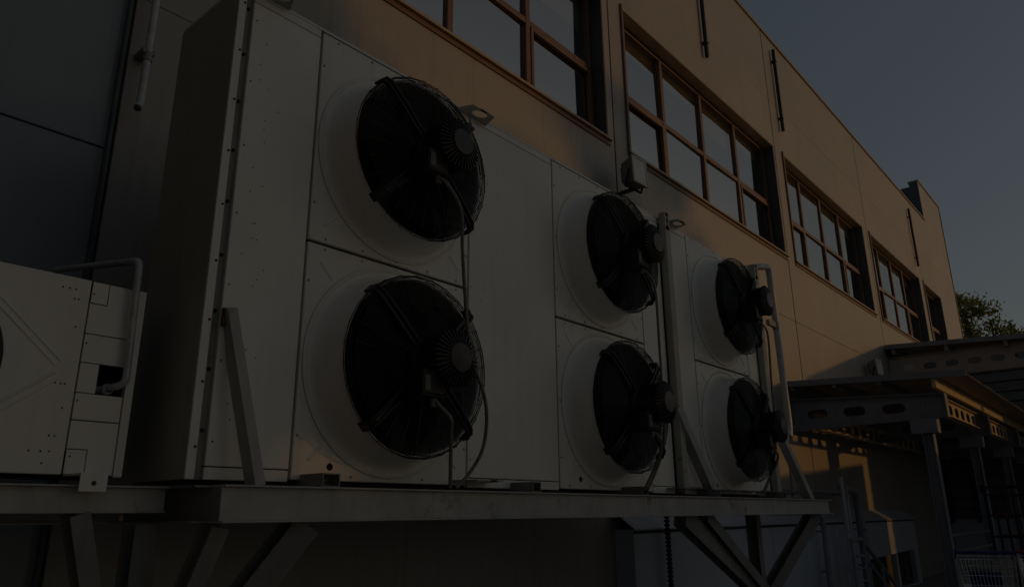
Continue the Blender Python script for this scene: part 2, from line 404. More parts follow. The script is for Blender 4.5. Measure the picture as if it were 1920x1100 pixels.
# ------------------------------------------------------------------ fan assembly (built once, origin on the panel face, facing -Y)
def make_fan(parent):
    prof = [(.556,-.002),(.556,-.009),(.546,-.013),(.536,-.009),(.532,-.003),(.524,-.003),(.514,-.006),(.502,-.014),(.490,-.028),(.480,-.050),(.473,-.080),(.469,-.115),(.467,-.16),(.466,-.188),(.462,-.195),(.452,-.191),(.450,-.13),(.452,.06)]
    cowl = MB().lathe(prof, 96).build('fan_cowl', 'cream', parent, smooth=True, world=False)
    def dome(r): return -.252 - .016*(1-(r/.45)**2) if r < .445 else -.252+.045*((r-.445)/.027)**2.2
    gd = MB(); r = .145
    while r < .445: gd.ring(r, dome(r), .0026, 84); r += .0112
    for r, y in ((.456,-.247),(.464,-.236),(.4675,-.222),(.468,-.205)): gd.ring(r, y, .0026, 84)
    gd.build('guard_ring', 'black_wire', cowl, kind='stuff', world=False)
    rw = MB()
    for k in range(28):
        t = 2*math.pi*(k+.5)/28; r0 = .13 if k % 2 == 0 else .30
        pts = [(q*math.cos(t), dome(q)-.004, q*math.sin(t)) for q in [r0+(.440-r0)*i/4 for i in range(5)]]
        pts += [(q*math.cos(t), y, q*math.sin(t)) for q, y in ((.459,-.251),(.4685,-.240),(.4725,-.222),(.4725,-.203),(.464,-.196))]
        rw.tube(pts, .0016, 5)
    rw.build('guard_spoke', 'black_wire', cowl, kind='stuff', smooth=True, world=False)
    for k in range(4):
        t = math.pi/4+k*math.pi/2; c, s_ = math.cos(t), math.sin(t); a = MB()
        for o_ in (-.017, .017):
            a.tube([( .11*c-o_*s_, -.292, .11*s_+o_*c), (.30*c-o_*s_, -.286, .30*s_+o_*c), (.445*c-o_*s_, -.272, .445*s_+o_*c), (.474*c-o_*s_, -.252, .474*s_+o_*c), (.478*c-o_*s_, -.195, .478*s_+o_*c)], .0095, 7)
        a.bar((.13*c, -.284, .13*s_), (.44*c, -.268, .44*s_), .030, .006, (0,-1,0)); a.bar((.43*c, -.266, .43*s_), (.478*c, -.246, .478*s_), .052, .010, (0,-1,0))
        a.bar((.478*c, -.25, .478*s_), (.478*c, -.19, .478*s_), .050, .010, (c,0,s_))
        a.build('support_arm', 'black', cowl, smooth=True, world=False)
    mo = MB().lathe([(.02,-.245),(.112,-.245),(.122,-.26),(.122,-.30),(.116,-.31),(.112,-.325),(.112,-.46),(.100,-.482),(.080,-.496),(.078,-.512),(.070,-.520),(.001,-.523)], 40)
    mo.build('motor', 'motor', cowl, smooth=True, world=False)
    fn = MB()
    for k in range(34):
        t = 2*math.pi*k/34; c, s_ = math.cos(t), math.sin(t)
        fn.bar((.122*c, -.33, .122*s_), (.122*c, -.472, .122*s_), .0055, .024, (c,0,s_))
        fn.bar((.076*c, -.498, .076*s_), (.142*c, -.476, .142*s_), .0055, .030, (0,-1,0))
    fn.build('cooling_fin', 'motor', cowl, kind='stuff', world=False)
    tb = MB().box(-.180, -.040, -.445, -.300, -.185, -.065).box(-.186, -.034, -.45, -.295, -.199, -.186)
    tb.build('terminal_box', 'black', cowl, bevel=.006, world=False)
    MB().box(-.170, -.135, -.4485, -.4462, -.170, -.095).build('rating_plate', 'label_grey', cowl, world=False)
    MB().lathe([(.011,-.03),(.016,-.03),(.016,.03),(.011,.03)], 12, (-.085, -.415, -.21), 'z', close=True).build('cable_gland', 'cable', cowl, smooth=True, world=False)
    MB().lathe([(.001,-.20),(.115,-.20),(.125,-.17),(.125,-.05),(.1,-.04)], 32).build('hub', 'black', cowl, smooth=True, world=False)
    for k in range(5):
        bl = MB(); t0 = 2*math.pi*k/5; N = 6; vs_ = []; 
        for i in range(N+1):
            rr = .12+.32*i/N; wdt = .55-.10*i/N; tw = .55-.22*i/N
            for q in (-1, 1):
                an = t0+.25*i/N+q*wdt*.5; vs_.append((rr*math.cos(an), -.13+q*.07*tw*1.6, rr*math.sin(an)))
        bl.add(vs_, [(2*i, 2*i+1, 2*i+3, 2*i+2) for i in range(N)])
        bl.build('blade', 'black', cowl, smooth=True, world=False)
    return cowl

YF = 3.0
fan0 = None
def fan_panel(parent, x0, x1, z0, z1, lower):
    global fan0
    cx, cz = (x0+x1)/2, ((z0+z1)/2 if lower else (z0+z1)/2-.022)
    ch = circle(cx, cz, .455, 48); rc = rect_ring(x0, x1, z0, z1, ch)
    b = MB().holed(rc, ch, lambda a, c, d: (a, YF+d, c), .03)
    p = b.build('fan_panel', 'cream', parent, bevel=.005)
    for sx, sz in ((-1,-1),(1,-1),(-1,1),(1,1)):     # pressed corner creases
        if (not lower) and sz > 0: continue
        MB().tube([(cx+sx*.412, YF+.0065, cz+sz*.412), (cx+sx*.485, YF+.0065, cz+sz*.485)], .0115, 10).build('corner_crease', 'cream', p, smooth=True)
    if lower: MB().lathe([(.001,-.001),(.017,-.001),(.019,.004)], 16, (cx-.36, YF-.001, z0+.065)).build('drain_hole', 'gap_black', p)
    sc = MB()
    for k in range(5):
        for zz in ((z1-.02,) if lower else (z0+.02, z1-.02)):
            sc.lathe([(.001,-.006),(.006,-.005),(.0075,0)], 8, (x0+.1+(x1-x0-.2)*k/4, YF, zz))
        if lower: sc.lathe([(.001,-.006),(.006,-.005),(.0075,0)], 8, (x0+.1+(x1-x0-.2)*k/4, YF, z0+.022))
    for k in range(3):
        for xx in (x0+.018, x1-.018): sc.lathe([(.001,-.006),(.006,-.005),(.0075,0)], 8, (xx, YF, z0+.2+(z1-z0-.4)*k/2))
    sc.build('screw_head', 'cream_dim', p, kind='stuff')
    if fan0 is None:
        fan0 = make_fan(parent); f = fan0
    else: f = copy_tree(fan0, parent)
    f.location = Vector((cx, YF, cz)) - parent.location
    spin = rnd.uniform(0, 1.2)
    for ch_ in f.children:
        if ch_.name.startswith('blade'): ch_.rotation_euler.y = spin
    return p
def plain_panel(parent, x0, x1, z0=.205, z1=2.478, dots=0):
    p = MB().box(x0, x1, YF, YF+.03, z0, z1).build('plain_panel', 'cream', parent, bevel=.004)
    MB().box(x0, x1, YF+.002, YF+.03, z1+.006, 2.53).build('top_rail', 'cream', parent, bevel=.003)
    MB().box(x0, x1, YF+.002, YF+.03, .15, z0-.005).build('bottom_rail', 'cream', parent, bevel=.003)
    sc = MB()
    for k in range(dots):
        cz0 = z0+.15+(z1-z0-.3)*(k+.5)/dots
        for q in range(rnd.randint(2, 5)):
            sc.lathe([(.0005,-.0008),(.003,-.0006),(.0036,.001)], 8, (x0+.05+rnd.random()*.14, YF-.0005, cz0+rnd.uniform(-.13, .13)))
    for k in range(7): sc.lathe([(.0005,-.001),(.004,-.0008),(.005,.001)], 8, (x0+.022, YF-.0005, z0+.1+(z1-z0-.2)*k/6))
    sc.build('rivet_hole', 'gap_black', p, kind='stuff')
    return p
def lug(parent, x0, x1, y0, y1, z):
    cx, cy = (x0+x1)/2+.01, (y0+y1)/2
    h = [(cx+.062*math.cos(2*math.pi*i/24+math.pi/4), cy-.008+.036*math.sin(2*math.pi*i/24+math.pi/4)) for i in range(24)]
    rc = rect_ring(x0, x1, y0, y1, h)
    rc = [[p[0]+(.05 if p[0] < cx else -.05)*((y1-p[1])/(y1-y0))*.9, p[1]] for p in rc]
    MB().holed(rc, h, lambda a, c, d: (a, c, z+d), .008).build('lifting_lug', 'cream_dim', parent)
def cable(parent, pts, r=.0098):
    return MB().tube(smooth_path(pts, 6), r, 10).build('power_cable', 'cable', parent, smooth=True)
def column_cables(parent, cx, s=1.0):
    U = [(-.085,2.585,1.70),(-.072,2.53,1.645),(.0,2.50,1.52),(.075,2.56,1.34),(.135,2.60,1.15),(.18,2.62,.955),(.225,2.62,.76),(.32,2.64,.633),(.395,2.68,.503),(.43,2.74,.341),(.383,2.79,.216),(.304,2.81,.138)]
    Lw = [(-.085,2.585,.535),(-.07,2.545,.49),(-.02,2.53,.44),(.06,2.61,.395),(.15,2.70,.296),(.248,2.80,.138)]
    if s != 1.0:
        U = [(-.085,2.585,1.70),(-.06,2.53,1.63),(.03,2.55,1.52),(.12,2.60,1.2),(.155,2.62,.894),(.26,2.68,.6),(.31,2.76,.379),(.191,2.81,.16)]
        Lw = [(-.085,2.585,.535),(-.05,2.55,.49),(.08,2.62,.42),(.16,2.72,.32),(.13,2.80,.16)]
    cable(parent, [(cx+a, b, c) for a, b, c in U]); cable(parent, [(cx+a, b, c) for a, b, c in Lw])
def end_post(parent, x0, x1):
    b = MB().holed(rect_ring(x0, x1, 2.42, 2.585, stadium((x0+x1)/2, 2.51, .04, .09, 16)), stadium((x0+x1)/2, 2.51, .04, .0899, 16), lambda a, c, d: (a, 2.935+d, c), .008)
    b.box(x0, x1, 2.935, 2.943, .16, 2.42); b.box(x0, x0+.008, 2.943, 2.999, .16, 2.585); b.box(x1-.008, x1, 2.943, 2.999, .16, 2.585)
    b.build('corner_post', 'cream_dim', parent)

# main unit ----------------------------------------------------------
u1 = thing('condenser_unit', (3.5, 3.3, .13), 'largest cream condenser unit with four big black fans', 'condenser unit', 'condenser units on the steel platform')
plain_panel(u1, 1.535, 1.932, dots=7)
fan_panel(u1, 1.946, 3.082, 1.328, 2.522, False); fan_panel(u1, 1.946, 3.082, .160, 1.312, True)
plain_panel(u1, 3.096, 3.956, dots=3)
fan_panel(u1, 3.970, 5.142, 1.328, 2.522, False); fan_panel(u1, 3.970, 5.142, .160, 1.312, True)
plain_panel(u1, 5.156, 5.50, dots=2)
end_post(u1, 5.53, 5.61)
# inner body: dark steel casing behind the front sheets, open where the fans sit
cas = MB(); cas.box(1.50, 5.60, 3.55, 3.60, .15, 2.52).box(1.50, 5.60, 3.035, 3.55, 2.49, 2.525).box(1.50, 5.60, 3.035, 3.55, .15, .17)
for a, b_ in ((1.50, 1.97), (3.06, 3.99), (5.12, 5.60)): cas.box(a, b_, 3.031, 3.06, .17, 2.49)
for a, b_ in ((1.97, 3.06), (3.99, 5.12)): cas.box(a, b_, 3.031, 3.06, 1.29, 1.35)
cas.build('casing', 'gap_black', u1)
MB().box(1.455, 1.468, 3.012, 3.61, .15, 2.54).build('side_panel', 'cream_shaded', u1, bevel=.002)
MB().box(1.455, 1.494, 2.998, 3.010, .15, 2.54).build('corner_strip', 'cream', u1, bevel=.002)
MB().box(1.494, 1.499, 3.002, 3.022, .15, 2.54).box(1.499, 1.534, 3.022, 3.029, .15, 2.54).build('corner_channel', 'steel_dim', u1)
bl = MB()
for k in range(9): bl.lathe([(.001,-.012),(.008,-.010),(.009,0)], 8, (1.515, 3.022, .35+k*.26)); bl.lathe([(.001,-.006),(.005,-.005),(.006,0)], 8, (1.484, 2.998, .28+k*.27))
bl.build('channel_bolt', 'gap_black', u1, kind='stuff')
MB().box(1.455, 5.60, 3.012, 3.60, 2.541, 2.556).build('top_sheet', 'cream', u1)
lug(u1, 2.96, 3.25, 2.885, 3.0, 2.505); lug(u1, 1.51, 1.73, 2.885, 3.0, 2.535); lug(u1, 2.95, 3.26, 2.83, 2.998, .178); lug(u1, 5.62, 5.86, 2.87, 3.0, 2.53)
column_cables(u1, 2.514); column_cables(u1, 4.556, .9)
# second unit ---------------------------------------------------------
u2_ = thing('condenser_unit', (6.6, 3.3, .13), 'narrow cream condenser unit with two fans at the right end of the platform', 'condenser unit', 'condenser units on the steel platform')
plain_panel(u2_, 5.66, 6.015, dots=1)
fan_panel(u2_, 6.030, 7.195, 1.328, 2.522, False); fan_panel(u2_, 6.030, 7.195, .160, 1.312, True)
plain_panel(u2_, 7.208, 7.44, dots=1)
end_post(u2_, 7.47, 7.555)
cas = MB(); cas.box(5.65, 7.55, 3.55, 3.60, .15, 2.52).box(5.65, 7.55, 3.035, 3.55, 2.49, 2.525).box(5.65, 7.55, 3.035, 3.55, .15, .17)
for a, b_ in ((5.65, 6.05), (7.17, 7.55)): cas.box(a, b_, 3.031, 3.06, .17, 2.49)
cas.box(6.05, 7.17, 3.031, 3.06, 1.29, 1.35); cas.build('casing', 'gap_black', u2_)
MB().box(7.562, 7.574, 3.01, 3.61, .15, 2.54).build('side_panel', 'cream', u2_)
column_cables(u2_, 6.612, .9)
# low left unit -------------------------------------------------------
YL = 3.25
u3 = thing('condenser_unit', (.6, 3.5, .13), 'low cream condenser with cross creased panel at the far left edge', 'condenser unit', 'condenser units on the steel platform')
ch = circle(.515, .575, .288, 48)
b = MB().holed(rect_ring(-.06, 1.085, .165, .955, ch), ch, lambda a, c, d: (a, YL+d, c), .03)
p = b.build('fan_panel', 'cream', u3, bevel=.003)
for (x0, z0, x1, z1) in ((.74, .835, 1.01, .595), (.74, .325, 1.01, .545), (.30, .835, .05, .60), (.30, .32, .05, .55)):
    d = Vector((x1-x0, 0, z1-z0)).normalized(); nrm = Vector((-d.z, 0, d.x))
    for o_ in (-.013, .013):
        MB().tube([Vector((x0, YL+.0045, z0))+nrm*o_, Vector((x1, YL+.0045, z1))+nrm*o_], .0085, 10).build('panel_crease', 'cream', p, smooth=True)
MB().lathe([(.300,0),(.300,-.02),(.292,-.03),(.286,-.03),(.284,.02)], 64, (.515, YL, .575)).build('fan_cowl', 'black', u3, smooth=True)
gd = MB(); r = .06
while r < .285: gd.ring(r, -.035, .0022, 64); r += .0125
for k in range(12): t = math.pi*k/6; gd.tube([(.05*math.cos(t), -.038, .05*math.sin(t)), (.29*math.cos(t), -.034, .29*math.sin(t))], .0028, 5)
go = gd.build('fan_guard', 'black_wire', u3, kind='stuff', world=False); go.location = Vector((.515, YL, .575))-u3.location
rows = [(.955-.0, .73), (.73, .61), (.61, .487), (.487, .378), (.378, .165)]
for k, (zt, zb) in enumerate(rows):
    if k == 2: MB().box(1.091, 1.163, YL, YL+.02, zb+.0016, zt-.0016).build('cover_plate', 'cream', u3, bevel=.002)
    elif k == 0:
        MB().box(1.091, 1.155, YL, YL+.02, .862, .952).build('cover_plate', 'cream', u3, bevel=.002)
        MB().holed([(1.091, .733),(1.272, .733),(1.272, .952),(1.091,.952)], [(1.0915,.8575),(1.159,.8575),(1.159,.9515),(1.0915,.9515)], lambda a, c, d: (a, YL+.001+d, c), .018).build('cover_plate', 'cream', u3)
    elif k == 4:
        MB().box(1.091, 1.165, YL, YL+.02, .168, .262).build('cover_plate', 'cream', u3, bevel=.002)
        MB().holed([(1.091, .168),(1.272, .168),(1.272, .375),(1.091,.375)], [(1.0915,.1685),(1.169,.1685),(1.169,.266),(1.0915,.266)], lambda a, c, d: (a, YL+.001+d, c), .018).build('cover_plate', 'cream', u3)
    else: MB().box(1.091, 1.272, YL, YL+.02, zb+.0016, zt-.0016).build('cover_plate', 'cream', u3, bevel=.002)
MB().box(1.277, 1.312, YL-.002, YL+.03, .16, .953).build('edge_strip', 'cream', u3, bevel=.003)
cas = MB().box(-.06, 1.31, YL+.34, YL+.36, .16, .95).box(-.06, 1.31, YL+.032, YL+.34, .93, .948).box(1.30, 1.31, YL+.032, YL+.34, .16, .93).box(1.08, 1.09, YL+.032, YL+.34, .16, .93)
cas.build('casing', 'gap_black', u3)
sc = MB()
for x, z in ((.98,.905),(1.005,.905),(1.03,.905),(1.03,.865),(1.045,.865),(1.05,.75),(1.01,.515),(1.03,.515),(1.045,.515),(1.05,.42),(1.02,.31),(1.04,.31),(.96,.25),(1.0,.25),(1.03,.25),(1.01,.205),(1.10,.90),(1.10,.69),(1.10,.455),(1.105,.235)):
    sc.lathe([(.0005,-.001),(.0032,-.0008),(.004,.001)], 8, (x, YL-.001, z))
sc.build('rivet_hole', 'gap_black', p, kind='stuff')
h = circle(1.148, .128, .010, 16)
MB().holed(rect_ring(1.098, 1.196, .098, .168, h), h, lambda a, c, d: (a, 3.085+d, c), .006).box(1.098, 1.196, 3.091, YL+.02, .160, .167).build('mounting_foot', 'cream', u3)

# ------------------------------------------------------------------ steel platform
pf = thing('steel_platform', (4.8, 3.3, GZ), 'grey steel beam platform on splayed struts carrying the condensers', 'platform')
ZT, ZB = .125, -.022
def ibeam_x(name, x0, x1, y, zt, zb, fwid=.09, t=.009):
    MB().box(x0, x1, y-fwid/2, y+fwid/2, zt-t, zt).box(x0, x1, y-fwid/2, y+fwid/2, zb, zb+t).box(x0, x1, y-.004, y+.004, zb+t, zt-t).build(name, 'steel_grey', pf, bevel=.0015)
# front channel: web faces the viewer with thin flanges
MB().box(1.535, 8.60, 2.84, 2.849, ZB+.008, ZT-.008).box(1.535, 8.66, 2.815, 2.93, ZT-.008, ZT).box(1.535, 8.66, 2.815, 2.93, ZB, ZB+.008).build('front_beam', 'steel_grey', pf, bevel=.0015)
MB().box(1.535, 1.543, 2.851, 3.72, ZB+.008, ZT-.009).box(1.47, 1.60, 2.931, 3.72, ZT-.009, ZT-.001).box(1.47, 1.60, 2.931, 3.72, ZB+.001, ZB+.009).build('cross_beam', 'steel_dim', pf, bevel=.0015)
MB().box(-2.2, 1.465, 3.17, 3.178, .028, .117).box(-2.2, 1.468, 3.14, 3.24, .117, .124).box(-2.2, 1.468, 3.16, 3.24, .020, .028).build('side_beam', 'steel_grey', pf, bevel=.0015)
ibeam_x('rear_beam', -2.2, 8.62, 3.70+.045, ZT-.002, ZB-.001)
MB().box(8.592, 8.60, 2.851, 3.69, ZB+.008, ZT-.009).build('cross_beam', 'steel_dim', pf)
for x0 in (1.995, 3.47, 4.70, 5.86, 7.30):
    t = .006; w_ = .095 if x0 < 2.1 else .075
    MB().box(x0, x0+w_, 2.825, 3.72, ZT+.001, ZT+t).box(x0, x0+w_, 2.825, 3.0, ZT+.054, ZT+.060).box(x0, x0+t, 2.825, 3.72, ZT+t, ZT+.054).box(x0+w_-t, x0+w_, 2.825, 3.72, ZT+t, ZT+.054).box(x0+t, x0+w_-t, 2.90, 2.905, ZT+t, ZT+.054).tube([(x0+w_*.55, 2.88, ZT+.03), (x0+w_*.55, 2.90, ZT+.03)], .008, 8).build('bearer', 'steel_dim', pf)
for x0, x1 in ((5.35, 7.0), (7.05, 8.3)): MB().box(x0, x1, 2.885, 3.3, ZT+.062, ZT+.066).build('cover_sheet', 'galv', pf)
# struts to the two column heads
N1 = Vector((1.44, 3.30, -.80)); N2 = Vector((7.63, 3.30, -.77))
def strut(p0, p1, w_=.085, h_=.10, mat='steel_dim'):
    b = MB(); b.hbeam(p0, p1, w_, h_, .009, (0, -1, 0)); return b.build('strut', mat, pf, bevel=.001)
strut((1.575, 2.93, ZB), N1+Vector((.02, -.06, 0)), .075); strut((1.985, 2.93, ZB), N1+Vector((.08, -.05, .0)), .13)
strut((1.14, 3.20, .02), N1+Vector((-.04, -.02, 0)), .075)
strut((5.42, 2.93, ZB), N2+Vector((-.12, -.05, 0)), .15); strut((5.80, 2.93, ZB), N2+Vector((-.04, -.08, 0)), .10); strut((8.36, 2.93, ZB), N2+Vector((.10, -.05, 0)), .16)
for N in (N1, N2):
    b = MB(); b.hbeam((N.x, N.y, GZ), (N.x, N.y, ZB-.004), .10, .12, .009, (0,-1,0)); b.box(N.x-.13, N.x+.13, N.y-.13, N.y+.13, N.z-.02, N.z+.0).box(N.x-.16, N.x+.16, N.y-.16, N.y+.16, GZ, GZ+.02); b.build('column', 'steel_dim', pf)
# raking props between the beam and the casing (angle iron)
def prop(p0, p1, w_):
    b = MB(); b.bar(p0, p1, w_, .006, (0,-1,0)); b.bar(p0, p1, .006, .075, (0,-1,0), -w_/2+.003, -.0405); b.build('prop', 'galv' if False else 'steel_grey', pf)
prop((1.705, 2.845, ZT), (1.560, 2.955, .88), .046)
prop((5.97, 2.86, ZT), (5.52, 2.925, .84), .085); prop((8.20, 2.86, ZT), (7.74, 2.96, .86), .075)
MB().lathe([(.001,-.02),(.014,-.016),(.016,0)], 8, (1.56, 2.992, .84)).box(1.535, 1.60, 2.974, 2.996, .80, .88).build('weld_plate', 'rusty', pf)

# ------------------------------------------------------------------ pipes around the units
rp = thing('refrigerant_pipe', (1.2, 3.2, .5), 'grey lagged pipe bending out of the square opening in the low left condenser', 'pipe')
MB().tube(elbow([(1.11, 3.42, .50), (1.20, 3.30, .515), (1.262, 3.215, .535), (1.245, 3.205, 1.075), (1.13, 3.9, 1.16)],   .035), .0155, 14).build('pipe', 'pale_pipe', rp, smooth=True)
MB().lathe([(.0155,-.02),(.023,-.012),(.025,0),(.023,.012),(.0155,.02)], 12, (1.215, 3.275, .515)).build('coupling', 'pale_pipe', rp, smooth=True)
rq = thing('conduit_pipe', (8.2, 3.05, .1), 'galvanised pipe hooking out behind the rightmost upper fan and dropping to the platform', 'pipe')
MB().tube(elbow([(7.58, 3.25, 2.60), (7.80, 3.05, 2.66), (8.20, 3.05, 2.76), (8.27, 3.05, .90), (8.15, 3.02, .78)], .09), .037, 14).build('pipe', 'pale_pipe', rq, smooth=True)
MB().box(7.98, 8.20, 3.03, 3.07, 2.02, 2.08).lathe([(.032,-.04),(.04,-.04),(.04,.04),(.032,.04)], 14, (8.213, 3.05, 2.05), 'z').build('pipe_clamp', 'galv', rq)
MB().tube([(8.1, 3.02, .80), (8.05, 3.02, .16)], .012, 8).build('conduit', 'galv', rq, smooth=True)
hp = thing('horizontal_pipe', (11.2, 4.2, .3), 'galvanised pipe running level along the wall right of the platform', 'pipe')
MB().tube(elbow([(7.9, 4.2, .30), (13.55, 4.2, .31), (13.55, 4.44, .31)], .06), .05, 12).build('pipe', 'galv', hp, smooth=True)
MB().lathe([(.06,-.08),(.066,-.08),(.066,.08),(.06,.08)], 12, (13.57, 4.2, .31), 'z').build('collar', 'galv', hp)
def pipe_thing(label, pts, r, bend, mat='canopy_steel', name='wall_pipe'):
    t = thing(name, (pts[-1][0], pts[-1][1], GZ), label, 'pipe', 'pipes by the stair')
    MB().tube(elbow(pts, bend) if len(pts) > 2 else pts, r, 12).build('pipe', mat, t, smooth=True)
    for z in (-.3, -.9): MB().box(pts[-1][0]-r*1.5, pts[-1][0]+r*1.5, pts[-1][1]-r*1.3, min(DY-.001, pts[-1][1]+r*2.4), z-.015, z+.015).build('clip', mat, t)
pipe_thing('straight thin grey pipe standing tallest in the cluster beside the stair rail', [(13.30, 4.14, .56), (13.30, 4.14, GZ)], .035, .05, 'dado')
pipe_thing('second thin grey pipe just right of the tallest one, ending lower', [(13.68, 4.2, .42), (13.68, 4.2, GZ)], .030, .05, 'dado')
pipe_thing('slim dark conduit between the thin pipes and the thick bent pipe', [(14.0, 4.3, .3), (14.0, 4.3, GZ)], .022, .05)
pipe_thing('thick dark pipe with a bent top, rightmost of the pipes by the stair', [(13.62, 4.25, .40), (14.42, 4.25, .36), (14.42, 4.25, GZ)], .075, .22)
pipe_thing('dark hose curving down from the platform end to the ground', [(8.7, 3.5, .02), (9.5, 3.95, .0), (12.6, 4.28, -.02), (12.6, 4.30, GZ)], .04, .35)
tap = thing('wall_tap', (15.0, DY, -.5), 'small brass wall tap on the bluish lower wall', 'tap')
MB().tube(elbow([(14.98, DY, -.42), (14.98, DY-.10, -.42), (14.98, DY-.10, -.55)], .03), .03, 10).lathe([(.05,-.012),(.055,0),(.05,.012)], 12, (14.98, DY-.09, -.36), 'z').build('body', 'brass', tap, smooth=True)
cd = thing('drain_chain', (7.72, 4.5, GZ), 'thin dark ribbed drain chain hanging under the platform beside the wall joint', 'chain')
ck = MB(); z = .05
while z > GZ: ck.lathe([(.020,-.017),(.034,-.010),(.034,.010),(.020,.017)], 8, (7.74, 4.36, z), 'z'); z -= .045
ck.tube([(7.74, 4.36, .1), (7.74, 4.36, GZ)], .018, 6).build('link', 'black', cd, smooth=True, kind='stuff')

# floodlights
def floodlight(x, y, z, s, label, yaw):
    t = thing('floodlight', (x, y, z), label, 'floodlight', 'floodlights on the wall')
    R_ = Matrix.Rotation(yaw, 3, 'Z') @ Matrix.Rotation(math.radians(-3), 3, 'X')
    def tr(b): b.v = [tuple(R_ @ Vector(p)*s) for p in b.v]; return b
    hs = tr(MB().add([(-.20,-.05,-.24),(.20,-.05,-.24),(.20,-.05,.24),(-.20,-.05,.24),(-.17,.19,-.20),(.17,.19,-.20),(.17,.19,.18),(-.17,.19,.18)], [(0,1,2,3),(7,6,5,4),(0,4,5,1),(1,5,6,2),(2,6,7,3),(3,7,4,0)]))
    hs.build('housing', 'steel_dim', t, bevel=.01, world=False)
    tr(MB().holed([(-.21,-.25),(.21,-.25),(.21,.25),(-.21,.25)], [(-.17,-.21),(.17,-.21),(.17,.21),(-.17,.21)], lambda a, c, d: (a, -.075+d, c), .024)).build('bezel', 'lamp_body', t, bevel=.004, world=False)
    tr(MB().box(-.17, .17, -.066, -.055, -.21, .21)).build('front_glass', 'lamp_glass', t, world=False)
    fn = MB()
    for k in range(7): fn.box(-.13+k*.04, -.124+k*.04, .19, .23, -.16, .14)
    tr(fn).build('heat_sink', 'black', t, world=False)
    tr(MB().bar((-.225,0,.0), (-.225,.10,-.26), .04, .008, (1,0,0)).bar((.225,0,0), (.225,.10,-.26), .04, .008, (1,0,0)).box(-.23, .23, .07, .125, -.275, -.262)).build('bracket', 'black', t, world=False)
    MB().box(x-.03, x+.03, min(y+.05, YW-.1), YW-.001, z-.30*s, z-.26*s).build('wall_arm', 'black', t)
    return t
floodlight(7.56, 4.36, 4.17, .76, 'square floodlight above the middle upper fan, facing the yard', math.radians(-4))
floodlight(17.9, 4.45, 3.12, .75, 'small sunlit floodlight on the wall just above the lower canopy', math.radians(-8))

# ------------------------------------------------------------------ canopies
def slot_beam(name, parent, X, ywall, yend, zt_w, zt_e, zb_w, zb_e, slots, L, H, mat, fw_=.18):
    t = .010; b = MB()
    def zt(y): k = (ywall-y)/(ywall-yend); return zt_w+(zt_e-zt_w)*k
    def zb(y): k = (ywall-y)/(ywall-yend); return zb_w+(zb_e-zb_w)*k
    edges = sorted(slots, reverse=True); cells = []; y = ywall
    for i, s in enumerate(edges):
        nx = (s+edges[i+1])/2 if i+1 < len(edges) else s-(L*.5+.12)
        cells.append((y, nx, s)); y = nx
    for y0, y1, s in cells:
        zc = (zt(s)+zb(s))/2
        h = [(a, c) for a, c in stadium(s, zc, L, H, 20)]
        rc = rect_ring(y1, y0, zb(s), zt(s), h)
        rc = [[p[0], zt(p[0]) if abs(p[1]-zt(s)) < 1e-5 else (zb(p[0]) if abs(p[1]-zb(s)) < 1e-5 else p[1])] for p in rc]
        b.holed(rc, h, lambda a, c, d: (X+d, a, c), t)
    b.add([(X, y, zb(y)), (X, yend, zb(yend)), (X, yend, zt(yend)), (X, y, zt(y)), (X+t, y, zb(y)), (X+t, yend, zb(yend)), (X+t, yend, zt(yend)), (X+t, y, zt(y))],
          [(0,1,2,3),(7,6,5,4),(0,4,5,1),(1,5,6,2),(2,6,7,3),(3,7,4,0)])
    web = b.build(name, mat, parent)
    MB().bar((X+t/2, ywall, zt_w+.006), (X+t/2, yend, zt_e+.006), fw_, .012).build('flange', mat, web)
    MB().bar((X+t/2, ywall, zb_w-.006), (X+t/2, yend, zb_e-.006), fw_, .012).build('flange', mat, web)
    MB().box(X-fw_/2, X+fw_/2, yend-.014, yend-.002, zb_e-.012, zt_e+.012).build('end_plate', mat, web)
    return web
c1 = thing('loading_canopy', (17.5, 3.3, GZ), 'lower canopy on steel columns with slotted beams and a corrugated roof', 'canopy', 'loading canopies')
BX = [12.97, 16.62, 20.25, 23.6]
for k, X in enumerate(BX):
    slot_beam('slotted_beam', c1, X, YW-.01, 2.33, 1.865, 1.72, 1.345, 1.385, [4.28, 3.68, 3.08], .34, .15, 'canopy_steel')
    MB().hbeam((X+.005, 2.64, GZ), (X+.005, 2.64, 1.14), .15, .15, .012, (0,-1,0)).build('column', 'canopy_steel', c1, bevel=.002)
    MB().box(X-.10, X+.10, 2.48, 2.86, 1.145, 1.365).build('column_head', 'canopy_steel', c1, bevel=.004)
    MB().box(X-.012, X-.002, 2.62, 2.66, .95, 1.72).build('stiffener', 'canopy_steel', c1)
    MB().box(X-.17, X+.18, 2.48, 2.82, GZ, GZ+.025).build('base_plate', 'canopy_steel', c1)
for k in range(3):      # longitudinal slotted girders between the columns and at the wall
    for yy, zz in ((2.52, 1.62), (4.35, 1.48)):
        x0, x1 = BX[k]+.12, BX[k+1]-.12; n_ = 7; b = MB(); st = (x1-x0)/n_
        for j in range(n_):
            h = stadium(x0+(j+.5)*st, zz, .30, .17, 20); b.holed(rect_ring(x0+j*st, x0+(j+1)*st, zz-.13, zz+.13, h), h, lambda a, c, d: (a, yy+d, c), .012)
        gdr = b.build('girder', 'canopy_cream', c1)
        MB().box(x0, x1, yy-.06, yy+.07, zz-.142, zz-.131).box(x0, x1, yy-.06, yy+.07, zz+.131, zz+.142).build('flange', 'canopy_cream', gdr)
def roof_z(y): return 1.998+(y-2.46)*.052
b = MB(); x = 12.78; xs = []
while x < 24.0:
    xs += [(x, .0), (x+.035, .034), (x+.085, .034), (x+.12, 0)]; x += .16
ys = [YW-.002, 3.8, 3.0, 2.46, 2.2, 1.98]
vs_ = []
